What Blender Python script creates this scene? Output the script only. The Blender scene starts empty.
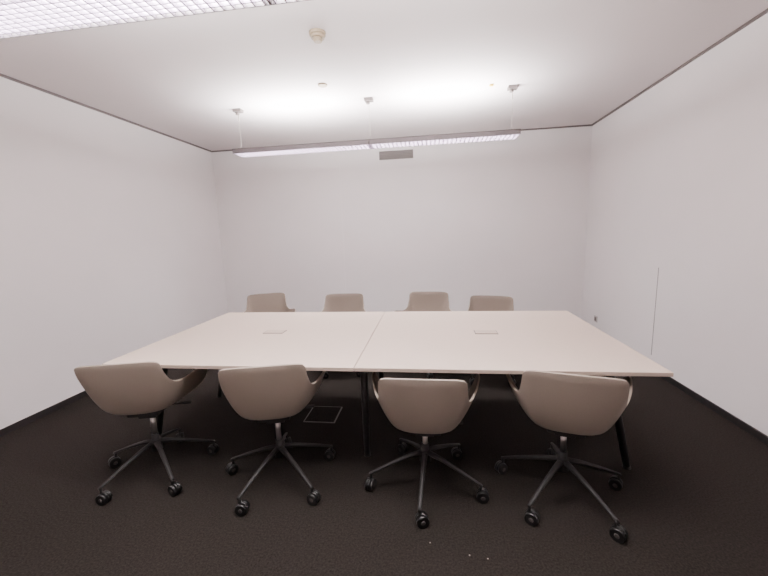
import bpy, bmesh, math, random
from mathutils import Vector, Matrix
random.seed(4)
SC = bpy.context.scene

# ---------------------------------------------------------------- materials
def mat(name, col, rough=0.5, metal=0.0, noise=0.0, nscale=50, bump=0.0, bscale=200, emit=0.0, spec=0.5, col2=None):
    m = bpy.data.materials.new(name); m.use_nodes = True
    nt = m.node_tree; b = nt.nodes['Principled BSDF']
    b.inputs['Base Color'].default_value = (*col, 1)
    b.inputs['Roughness'].default_value = rough
    b.inputs['Metallic'].default_value = metal
    b.inputs['Specular IOR Level'].default_value = spec
    if emit:
        b.inputs['Emission Color'].default_value = (*col, 1)
        b.inputs['Emission Strength'].default_value = emit
    tc = nt.nodes.new('ShaderNodeTexCoord')
    if noise or col2:
        n = nt.nodes.new('ShaderNodeTexNoise'); n.inputs['Scale'].default_value = nscale
        n.inputs['Detail'].default_value = 6
        nt.links.new(tc.outputs['Object'], n.inputs['Vector'])
        r = nt.nodes.new('ShaderNodeValToRGB')
        a = col; c = col2 if col2 else col
        r.color_ramp.elements[0].position = 0.3; r.color_ramp.elements[1].position = 0.7
        r.color_ramp.elements[0].color = (*[x*(1-noise) for x in a], 1)
        r.color_ramp.elements[1].color = (*[min(1, x*(1+noise)) for x in c], 1)
        nt.links.new(n.outputs['Fac'], r.inputs['Fac'])
        nt.links.new(r.outputs['Color'], b.inputs['Base Color'])
    if bump:
        n2 = nt.nodes.new('ShaderNodeTexNoise'); n2.inputs['Scale'].default_value = bscale
        n2.inputs['Detail'].default_value = 4
        nt.links.new(tc.outputs['Object'], n2.inputs['Vector'])
        bp = nt.nodes.new('ShaderNodeBump'); bp.inputs['Strength'].default_value = bump
        bp.inputs['Distance'].default_value = 0.01
        nt.links.new(n2.outputs['Fac'], bp.inputs['Height'])
        nt.links.new(bp.outputs['Normal'], b.inputs['Normal'])
    return m

M_wall = mat('wall_paint', (0.88, 0.842, 0.838), 0.7, noise=0.01, nscale=3, bump=0.12, bscale=350)
M_ceil = mat('ceiling_paint', (0.77, 0.715, 0.71), 0.8, noise=0.012, nscale=2, bump=0.1, bscale=300)
M_carpet = mat('carpet_brown', (0.0195, 0.016, 0.0138), 0.95, noise=0.5, nscale=110, bump=0.6, bscale=300, spec=0.08)
M_base = mat('baseboard_dark', (0.010, 0.008, 0.008), 0.5)
M_trim = mat('trim_grey', (0.16, 0.135, 0.13), 0.5)
M_top = mat('table_laminate', (0.53, 0.43, 0.36), 0.42, noise=0.02, nscale=60)
M_edge = mat('table_edge', (0.44, 0.35, 0.29), 0.5)
M_black = mat('black_metal', (0.010, 0.009, 0.009), 0.5)
M_shell = mat('chair_shell_taupe', (0.26, 0.213, 0.173), 0.55, noise=0.03, nscale=200)
M_fab = mat('chair_fabric_taupe', (0.155, 0.122, 0.098), 0.9, noise=0.08, nscale=300, bump=0.2, bscale=500)
M_leg = mat('chair_base_dark', (0.015, 0.0135, 0.013), 0.55, metal=0.0, spec=0.3)
M_chrome = mat('gas_column_metal', (0.5, 0.47, 0.45), 0.3, metal=0.9)
M_caster = mat('caster_black', (0.006, 0.0055, 0.0055), 0.4)
M_cap = mat('caster_hub_grey', (0.09, 0.08, 0.075), 0.35, metal=0.3)
M_fbox = mat('floor_box_frame', (0.13, 0.12, 0.11), 0.4, metal=0.3)
M_alu = mat('lamp_aluminium', (0.18, 0.16, 0.165), 0.4, metal=0.3)
M_louvre = mat('louvre_silver', (0.38, 0.32, 0.40), 0.35, metal=0.4)
M_tube = mat('fluorescent_tube', (1.0, 0.96, 0.95), 0.4, emit=6)
M_wire = mat('wire_steel', (0.40, 0.36, 0.30), 0.4, metal=0.5)
M_cream = mat('plastic_cream', (0.38, 0.30, 0.20), 0.5)
M_white = mat('plastic_white', (0.5, 0.47, 0.45), 0.45)
M_grey = mat('plastic_grey', (0.16, 0.14, 0.13), 0.5)
M_vent = mat('vent_grey', (0.18, 0.16, 0.15), 0.5)
M_door = mat('door_wood', (0.42, 0.38, 0.35), 0.5, noise=0.05, nscale=8)
M_paper = mat('paper_white', (0.26, 0.24, 0.22), 0.8)
M_yel = mat('sticker_yellow', (0.75, 0.55, 0.12), 0.6)
M_cable = mat('cable_clip_grey', (0.36, 0.33, 0.32), 0.6)

# ---------------------------------------------------------------- mesh helpers
def finish(name, bm, mats, parent=None, smooth=False, bevel=0.0, loc=None):
    bmesh.ops.recalc_face_normals(bm, faces=bm.faces)
    me = bpy.data.meshes.new(name); bm.to_mesh(me); bm.free()
    for m in (mats if isinstance(mats, (list, tuple)) else [mats]): me.materials.append(m)
    if smooth:
        for p in me.polygons: p.use_smooth = True
    o = bpy.data.objects.new(name, me); SC.collection.objects.link(o)
    if parent: o.parent = parent
    if loc: o.location = loc
    if bevel:
        b = o.modifiers.new('bev', 'BEVEL'); b.width = bevel; b.segments = 2; b.limit_method = 'ANGLE'
    return o

def box(bm, x0, x1, y0, y1, z0, z1, mi=0):
    vs = [bm.verts.new(p) for p in ((x0,y0,z0),(x1,y0,z0),(x1,y1,z0),(x0,y1,z0),(x0,y0,z1),(x1,y0,z1),(x1,y1,z1),(x0,y1,z1))]
    for f in ((0,3,2,1),(4,5,6,7),(0,1,5,4),(1,2,6,5),(2,3,7,6),(3,0,4,7)):
        bm.faces.new([vs[i] for i in f]).material_index = mi

def tube(bm, p0, p1, r0, r1=None, n=14, mi=0, sx=1.0, sy=1.0):
    if r1 is None: r1 = r0
    p0 = Vector(p0); p1 = Vector(p1); d = (p1-p0).normalized()
    up = Vector((0,0,1)) if abs(d.z) < 0.95 else Vector((1,0,0))
    a = d.cross(up).normalized(); b = a.cross(d).normalized()
    R = []
    for p, r in ((p0, r0), (p1, r1)):
        R.append([bm.verts.new(p + a*math.cos(2*math.pi*i/n)*r*sx + b*math.sin(2*math.pi*i/n)*r*sy) for i in range(n)])
    for i in range(n):
        j = (i+1) % n
        f = bm.faces.new((R[0][i], R[0][j], R[1][j], R[1][i])); f.material_index = mi; f.smooth = True
    bm.faces.new(R[0][::-1]).material_index = mi
    bm.faces.new(R[1]).material_index = mi

def simple_box(name, c, mats, parent=None, bevel=0.0):
    bm = bmesh.new(); box(bm, *c); return finish(name, bm, mats, parent, bevel=bevel)

def empty(name, loc, rz=0):
    e = bpy.data.objects.new(name, None); SC.collection.objects.link(e)
    e.empty_display_size = 0.1; e.location = loc; e.rotation_euler = (0,0,rz); return e

# ---------------------------------------------------------------- room
XL, XR, YB, YF, H = -3.37, 2.21, 5.42, -0.60, 2.83
T = 0.12
simple_box('floor', (XL-T, XR+T, YF-T, YB+T, -0.1, 0), M_carpet)
simple_box('ceiling', (XL-T, XR+T, YF-T, YB+T, H, H+0.1), M_ceil)
simple_box('wall_left', (XL-T, XL, YF-T, YB+T, 0, H), M_wall)
simple_box('wall_right', (XR, XR+T, YF-T, YB+T, 0, H), M_wall)
simple_box('wall_back', (XL, XR, YB, YB+T, 0, H), M_wall)
bm = bmesh.new()
box(bm, XL, 0.84, YF-T, YF, 0, H); box(bm, 1.86, XR, YF-T, YF, 0, H); box(bm, 0.84, 1.86, YF-T, YF, 2.11, H)
finish('wall_front', bm, M_wall)
bh, bt = 0.055, 0.012
simple_box('baseboard_left', (XL, XL+bt, YF, YB, 0, bh), M_base)
simple_box('baseboard_right', (XR-bt, XR, YF, YB, 0, bh), M_base)
simple_box('baseboard_back', (XL+bt, XR-bt, YB-bt, YB, 0, bh), M_base)
simple_box('baseboard_front', (XL+bt, 0.84, YF, YF+bt, 0, bh), M_base)
s = 0.018
simple_box('trim_1', (XL, XL+s, YF, YB, H-s, H), M_trim)
simple_box('trim_2', (XR-s, XR, YF, YB, H-s, H), M_trim)
simple_box('trim_3', (XL+s, XR-s, YB-s, YB, H-s, H), M_trim)
simple_box('trim_4', (XL+s, XR-s, YF, YF+s, H-s, H), M_trim)
simple_box('trim_5', (-1.344, -1.334, YB-0.004, YB, bh, H-s), M_wall)
# door in the wall behind the camera
bm = bmesh.new(); box(bm, 0.9, 1.8, YF-0.07, YF-0.03, 0.0, 2.05, 0)
for a in ((0.84,0.9,YF-T,YF,0,2.11),(1.8,1.86,YF-T,YF,0,2.11),(0.9,1.8,YF-T,YF,2.05,2.11)): box(bm, *a, 1)
box(bm, 0.96, 1.08, YF+0.01, YF+0.025, 1.02, 1.04, 1); box(bm, 0.96, 0.98, YF-0.03, YF+0.01, 1.02, 1.04, 1)
finish('door_1', bm, [M_door, M_trim])

# ---------------------------------------------------------------- table
TX0, TX1, TY0, TY1, TZ = -2.01, 1.19, 1.835, 3.235, 0.744
tc_ = ((TX0+TX1)/2, (TY0+TY1)/2)
tb = empty('conference_table', (tc_[0], tc_[1], 0))
hw, hd = (TX1-TX0)/2, (TY1-TY0)/2
for i, (a, b) in enumerate(((-hw, -0.022), (-0.018, hw))):
    bm = bmesh.new(); box(bm, a, b, -hd, hd, TZ-0.022, TZ-0.001, 1)
    for f in bm.faces:
        if f.calc_center_median().z > TZ-0.002: f.material_index = 0
    finish('tabletop_%d' % (i+1), bm, [M_top, M_edge], tb, bevel=0.0015)
bm = bmesh.new()
for y in (-0.28, 0.28): box(bm, -hw+0.16, hw-0.16, y-0.025, y+0.025, TZ-0.060, TZ-0.023)
for x in (-hw+0.16, -0.03, hw-0.16): box(bm, x-0.03, x+0.03, -0.42, 0.42, TZ-0.055, TZ-0.023)
finish('underframe', bm, M_black, tb, bevel=0.003)
k = 0
for x0, x1 in ((-hw+0.16, -hw+0.015), (-0.03, -0.03), (hw-0.16, hw-0.01)):
    for sy in (-1, 1):
        k += 1; bm = bmesh.new()
        tube(bm, (x0, sy*0.37, TZ-0.03), (x1, sy*0.385, 0.008), 0.028, 0.019, 18)
        tube(bm, (x1, sy*0.385, 0.0), (x1, sy*0.385, 0.01), 0.023, 0.023, 18)
        finish('leg_%d' % k, bm, M_black, tb)
for i, x in enumerate((-hw/2, hw/2)):
    bm = bmesh.new()
    box(bm, x-0.08, x+0.08, -0.035, 0.055, TZ-0.001, TZ+0.002, 0)
    box(bm, x-0.074, x+0.074, -0.029, 0.049, TZ+0.002, TZ+0.0035, 1)
    finish('power_module_%d' % (i+1), bm, [M_grey, M_edge], tb)
    bm = bmesh.new()
    box(bm, x-0.3, x+0.3, -0.09, 0.09, TZ-0.16, TZ-0.15); box(bm, x-0.3, x+0.3, -0.09, -0.08, TZ-0.16, TZ-0.023)
    box(bm, x-0.3, x+0.3, 0.08, 0.09, TZ-0.16, TZ-0.023)
    finish('cable_tray_%d' % (i+1), bm, M_black, tb)

# ---------------------------------------------------------------- chair
CP = [ # phi, rim xyz, base xy
 (0,   0,    -.272, .797,  0,   -.160),
 (16,  .110, -.271, .797, .05,  -.158),
 (27,  .190, -.262, .792, .085, -.150),
 (33,  .214, -.250, .775, .104, -.142),
 (40,  .218, -.225, .710, .125,  -.126),
 (50,  .228, -.170, .642, .143, -.098),
 (62,  .254, -.095, .620, .160, -.05),
 (76,  .286, -.005, .632, .174, .01),
 (91,  .308, .085,  .652, .184, .055),
 (103, .315, .145,  .658, .190, .09),
 (111, .312, .185,  .638, .194, .12),
 (119, .278, .195,  .550, .198, .145),
 (131, .230, .205,  .470, .195, .185),
 (152, .160, .245,  .452, .14,  .222),
 (180, 0,    .258,  .443, 0,    .235)]
def ctrl(phi):
    sg = 1
    if phi > 180: phi = 360-phi; sg = -1
    pts = CP
    for i in range(len(pts)-1):
        if pts[i][0] <= phi <= pts[i+1][0]: break
    def P(j):
        if j < 0: q = list(pts[-j]); q[0] = -q[0]; q[1] = -q[1]; q[4] = -q[4]; return q
        if j >= len(pts): q = list(pts[2*len(pts)-2-j]); q[0] = 360-q[0]; q[1] = -q[1]; q[4] = -q[4]; return q
        return pts[j]
    p0, p1, p2, p3 = P(i-1), P(i), P(i+1), P(i+2)
    h = p2[0]-p1[0]; t = (phi-p1[0])/h; out = []
    for c in range(1, 6):
        m1 = (p2[c]-p0[c])/(p2[0]-p0[0])*h; m2 = (p3[c]-p1[c])/(p3[0]-p1[0])*h
        out.append((2*t**3-3*t*t+1)*p1[c]+(t**3-2*t*t+t)*m1+(-2*t**3+3*t*t)*p2[c]+(t**3-t*t)*m2)
    return sg*out[0], out[1], out[2], sg*out[3], out[4]

def shell_mesh():
    bm = bmesh.new(); N = 120; rings = []
    cz = 0.440
    cen = bm.verts.new((0, 0.02, cz))
    for sidx in range(1, 19):
        ring = []
        for i in range(N):
            rx, ry, rz, bx, by = ctrl(i*360/N)
            if sidx <= 6:
                t = sidx/6
                p = Vector((bx*t, 0.02+(by-0.02)*t, cz+0.013*t**3))
            else:
                t = (sidx-6)/12
                b0 = Vector((bx, by, cz+0.013)); r = Vector((rx, ry, rz))
                cz2 = min(rz, 0.470)
                c1 = Vector((bx+(rx-bx)*0.36, by+(ry-by)*0.42, cz+0.024))
                c2 = Vector((bx+(rx-bx)*0.70, by+(ry-by)*0.76, cz2+ (rz-cz2)*0.46))
                p = b0*(1-t)**3 + c1*3*t*(1-t)**2 + c2*3*t*t*(1-t) + r*t**3
            ring.append(bm.verts.new(p))
        rings.append(ring)
    for i in range(N):
        j = (i+1) % N
        bm.faces.new((cen, rings[0][i], rings[0][j]))
        for a, b in zip(rings[:-1], rings[1:]):
            bm.faces.new((a[i], b[i], b[j], a[j]))
    me = bpy.data.meshes.new('shell'); bm.to_mesh(me); bm.free()
    me.materials.append(M_fab); me.materials.append(M_shell)
    for p in me.polygons: p.use_smooth = True
    return me
SHELL = shell_mesh()

def chair_parts():
    d = {}
    def keep(key, o):
        me = o.data; bpy.data.objects.remove(o); me.name = key; d[key] = me
    bm = bmesh.new()
    box(bm, -0.09, 0.09, -0.10, 0.12, 0.393, 0.429)
    box(bm, -0.05, 0.05, -0.06, 0.07, 0.36, 0.394)
    tube(bm, (0.08, 0.03, 0.40), (0.21, 0.05, 0.392), 0.006, 0.006, 8)
    tube(bm, (0.17, 0.045, 0.396), (0.22, 0.052, 0.392), 0.011, 0.009, 10)
    keep('mechanism', finish('m', bm, M_black))
    bm = bmesh.new(); tube(bm, (0,0,0.23), (0,0,0.37), 0.0155, n=18)
    keep('gas_column', finish('m', bm, M_chrome))
    bm = bmesh.new(); tube(bm, (0,0,0.15), (0,0,0.255), 0.022, n=20)
    keep('column_sleeve', finish('m', bm, M_black))
    bm = bmesh.new()
    tube(bm, (0,0,0.145), (0,0,0.215), 0.034, 0.030, 20)
    for k in range(5):
        a = math.radians(72*k); c, s_ = math.cos(a), math.sin(a)
        pts = [(0.02,0.198,.018,.016),(0.10,0.180,.014,.013),(0.22,0.138,.0115,.010),(0.315,0.100,.010,.008),(0.335,0.092,.009,.007)]
        rings = []
        for (r, z, w, hh) in pts:
            ring = []
            for q in range(12):
                t = 2*math.pi*q/12
                lx = math.cos(t)*w; lz = math.sin(t)*hh
                ring.append(bm.verts.new((c*r - s_*lx, s_*r + c*lx, z+lz)))
            rings.append(ring)
        for A, B in zip(rings[:-1], rings[1:]):
            for q in range(12):
                f = bm.faces.new((A[q], A[(q+1)%12], B[(q+1)%12], B[q])); f.smooth = True
        bm.faces.new(rings[0]); bm.faces.new(rings[-1][::-1])
    keep('star_base', finish('m', bm, M_leg))
    bm = bmesh.new()
    for k in range(5):
        a = math.radians(72*k); th = a + math.radians([20,-70,50,110,-30][k])
        cen = Vector((math.cos(a)*0.325, math.sin(a)*0.325, 0))
        ax = Vector((math.cos(th), math.sin(th), 0)); fw = Vector((-ax.y, ax.x, 0))
        tube(bm, cen+Vector((0,0,0.05)), cen+Vector((0,0,0.097)), 0.008, n=10)
        wc = cen + fw*0.012 + Vector((0,0,0.033))
        for sd in (-1, 1):
            tube(bm, wc+ax*sd*0.007, wc+ax*sd*0.024, 0.033, 0.031, 24)
            tube(bm, wc+ax*sd*0.0235, wc+ax*sd*0.0262, 0.012, 0.010, 18, mi=1)
        tube(bm, wc-ax*0.007+Vector((0,0,.003)), wc+ax*0.007+Vector((0,0,.003)), 0.033, n=20)
    keep('casters', finish('m', bm, [M_caster, M_cap]))
    return d
PARTS = chair_parts()

def chair(x, y, rot, base_deg, dz=0.0):
    e = empty('office_chair', (x, y, 0), math.radians(rot))
    def add(n, me, z=0, rz=0):
        o = bpy.data.objects.new(n, me); SC.collection.objects.link(o); o.parent = e
        o.location = (0,0,z); o.rotation_euler = (0,0,rz); return o
    sh = add('shell', SHELL, dz)
    so = sh.modifiers.new('thick', 'SOLIDIFY'); so.thickness = 0.011; so.offset = -1
    so.material_offset = 1; so.material_offset_rim = 1
    bv = sh.modifiers.new('bev', 'BEVEL'); bv.width = 0.003; bv.segments = 2; bv.limit_method = 'ANGLE'; bv.angle_limit = math.radians(50)
    o = add('mechanism', PARTS['mechanism'], dz)
    b2 = o.modifiers.new('bev', 'BEVEL'); b2.width = 0.005; b2.segments = 2; b2.limit_method = 'ANGLE'
    add('gas_column', PARTS['gas_column'], min(dz, 0.02)); add('column_sleeve', PARTS['column_sleeve'])
    rb = math.radians(base_deg-rot)
    add('star_base', PARTS['star_base'], 0, rb); add('casters', PARTS['casters'], 0, rb)
    return e
chair(-1.775, 1.90, 14, -110, 0.028)
chair(-0.935, 1.90, 14, -109, 0.028)
chair(-0.045, 1.92, -1, -94.6, -0.030)
chair(0.712, 1.90, -14, -135.3, 0.012)
chair(-1.88, 3.78, 203, 75)
chair(-0.97, 3.68, 185, 100)
chair(-0.05, 3.74, 174, 60)
chair(0.57, 3.56, 165, 90, -0.02)

# ---------------------------------------------------------------- pendant lights
LX0, LX1 = -2.06, 0.87
def pendant(yc, zc):
    cx = (LX0+LX1)/2; L = (LX1-LX0)/2
    e = empty('linear_pendant_light', (cx, yc, zc))
    w, hh = 0.105, 0.024
    bm = bmesh.new()
    for sg in (-1, 1):
        y0, y1 = sg*w, sg*(w-0.004)
        box(bm, -L, L, min(y0,y1), max(y0,y1), -hh, hh)
        box(bm, -L, L, min(sg*w, sg*(w-0.018)), max(sg*w, sg*(w-0.018)), hh-0.004, hh)
    box(bm, -L, -L+0.006, -w, w, -hh, hh); box(bm, L-0.006, L, -w, w, -hh, hh)
    box(bm, -0.005, 0.005, -w, w, -hh+0.002, hh)
    finish('housing', bm, M_alu, e)
    bm = bmesh.new()
    pitch = 0.042; n = int(2*L/pitch)
    for i in range(1, n):
        x = -L + i*(2*L)/n
        if abs(x) < 0.01: continue
        box(bm, x-0.003, x+0.003, -w+0.005, w-0.005, -hh+0.001, -hh+0.021)
    for y in (-0.078, -0.052, -0.026, 0.0, 0.026, 0.052, 0.078): box(bm, -L+0.006, L-0.006, y-0.002, y+0.002, -hh+0.001, -hh+0.021)
    finish('louvre', bm, M_louvre, e)
    bm = bmesh.new()
    for y in (-0.05, 0.05):
        for sg in (-1, 1): tube(bm, (sg*0.03, y, 0.008), (sg*(L-0.03), y, 0.008), 0.008, n=12)
    finish('fluorescent_tubes', bm, M_tube, e, smooth=True)
    top = H - zc
    for k, x in enumerate((-L+0.05, 0.0, L-0.06)):
        bm = bmesh.new()
        tube(bm, (x, 0, hh-0.004), (x, 0, top-0.03), 0.0013, n=6)
        if k != 1: tube(bm, (x, 0, top-0.12), (x, 0, top-0.04), 0.004, n=8)
        box(bm, x-0.012, x+0.012, -w, w, hh-0.006, hh-0.001)
        finish('suspension_%d' % (k+1), bm, M_wire, e)
        bm = bmesh.new(); box(bm, x-0.045, x+0.045, -0.035, 0.035, top-0.03, top)
        tube(bm, (x-0.01, -0.0, top-0.055), (x-0.01, 0, top-0.03), 0.02, n=12)
        finish('canopy_%d' % (k+1), bm, M_grey, e, bevel=0.003)
    for sg in (-1, 1):
        for up in (0, 1):
            ld = bpy.data.lights.new('tube_light', 'AREA'); ld.shape = 'RECTANGLE'
            ld.size = (L-0.5) if up else (L-0.02); ld.size_y = 0.15 if up else 0.19
            ld.color = (1.0, 0.966, 0.962)
            ld.energy = 82 if up else 76
            lo = bpy.data.objects.new('tube_light', ld); SC.collection.objects.link(lo); lo.parent = e
            lo.location = (sg*L*0.5, 0, 0.020 if up else -0.002)
            lo.rotation_euler = (math.pi if up else 0, 0, 0)
pendant(3.80, 2.385)
pendant(1.35, 2.385)

# ---------------------------------------------------------------- small fittings
bm = bmesh.new()
tube(bm, (0,0,-0.018), (0,0,0), 0.055, 0.058, 28); tube(bm, (0,0,-0.036), (0,0,-0.018), 0.045, 0.05, 28)
tube(bm, (0,0,-0.058), (0,0,-0.036), 0.026, 0.034, 24)
finish('smoke_detector', bm, M_cream, bevel=0.002, loc=(-0.735, 2.56, H))
bm = bmesh.new(); tube(bm, (0,0,-0.012), (0,0,0), 0.04, 0.045, 24)
finish('ceiling_sensor', bm, M_cream, bevel=0.002, loc=(-0.95, 3.38, H))
bm = bmesh.new(); box(bm, -0.02, 0.02, -0.02, 0.02, -0.008, 0); box(bm,-0.012,0.012,-0.012,0.012,-0.014,-0.008)
finish('ceiling_marker', bm, M_yel, loc=(0.60, 3.72, H))
bm = bmesh.new(); vx, vz = -0.475, 2.60
box(bm, vx-0.25, vx+0.25, YB-0.012, YB, vz-0.06, vz+0.06)
for i in range(5): box(bm, vx-0.235, vx+0.235, YB-0.02, YB-0.011, vz-0.05+i*0.022, vz-0.04+i*0.022, 1)
finish('air_vent', bm, [M_vent, M_grey])
bm = bmesh.new(); box(bm, XR-0.01, XR, 4.94, 5.02, 0.19, 0.27); box(bm, XR-0.013, XR-0.01, 4.955, 5.005, 0.205, 0.255, 1)
finish('wall_socket', bm, [M_white, M_grey], bevel=0.001)
bm = bmesh.new(); box(bm, XR-0.004, XR, 3.75, 3.756, 0.16, 1.05)
finish('wall_cable', bm, M_cable)
bm = bmesh.new(); fx, fy = -0.90, 2.66
box(bm, fx-0.13, fx+0.13, fy-0.13, fy+0.13, 0, 0.004, 0); box(bm, fx-0.12, fx+0.12, fy-0.12, fy+0.12, 0.004, 0.006, 1)
finish('floor_outlet_box', bm, [M_fbox, M_carpet])
bm = bmesh.new()
for (x, y) in ((0.16,1.45),(0.24,1.44),(-0.02,1.5)):
    q = 0.003; box(bm, x-q, x+q, y-q*0.6, y+q*0.6, 0.0, 0.003)
finish('paper_crumbs', bm, M_paper)

# ---------------------------------------------------------------- world + camera
w = bpy.data.worlds.new('world'); SC.world = w; w.use_nodes = True
w.node_tree.nodes['Background'].inputs[0].default_value = (0.5, 0.5, 0.5, 1)
w.node_tree.nodes['Background'].inputs[1].default_value = 0.2

yaw, pitch, roll = math.radians(7.6), math.radians(8.9), 0.035
F = Vector((-math.sin(yaw)*math.cos(pitch), math.cos(yaw)*math.cos(pitch), -math.sin(pitch)))
R0 = Vector((math.cos(yaw), math.sin(yaw), 0)); U0 = R0.cross(F)
R = (R0*math.cos(roll) - U0*math.sin(roll)).normalized(); U = R.cross(F).normalized()
cd = bpy.data.cameras.new('camera'); cam = bpy.data.objects.new('camera', cd); SC.collection.objects.link(cam)
mw = Matrix((R, U, -F)).transposed().to_4x4(); mw.translation = Vector((0,0,1.48)); cam.matrix_world = mw
cd.sensor_fit = 'HORIZONTAL'; cd.sensor_width = 36; cd.lens = 354/768*36; cd.clip_start = 0.02
SC.camera = cam
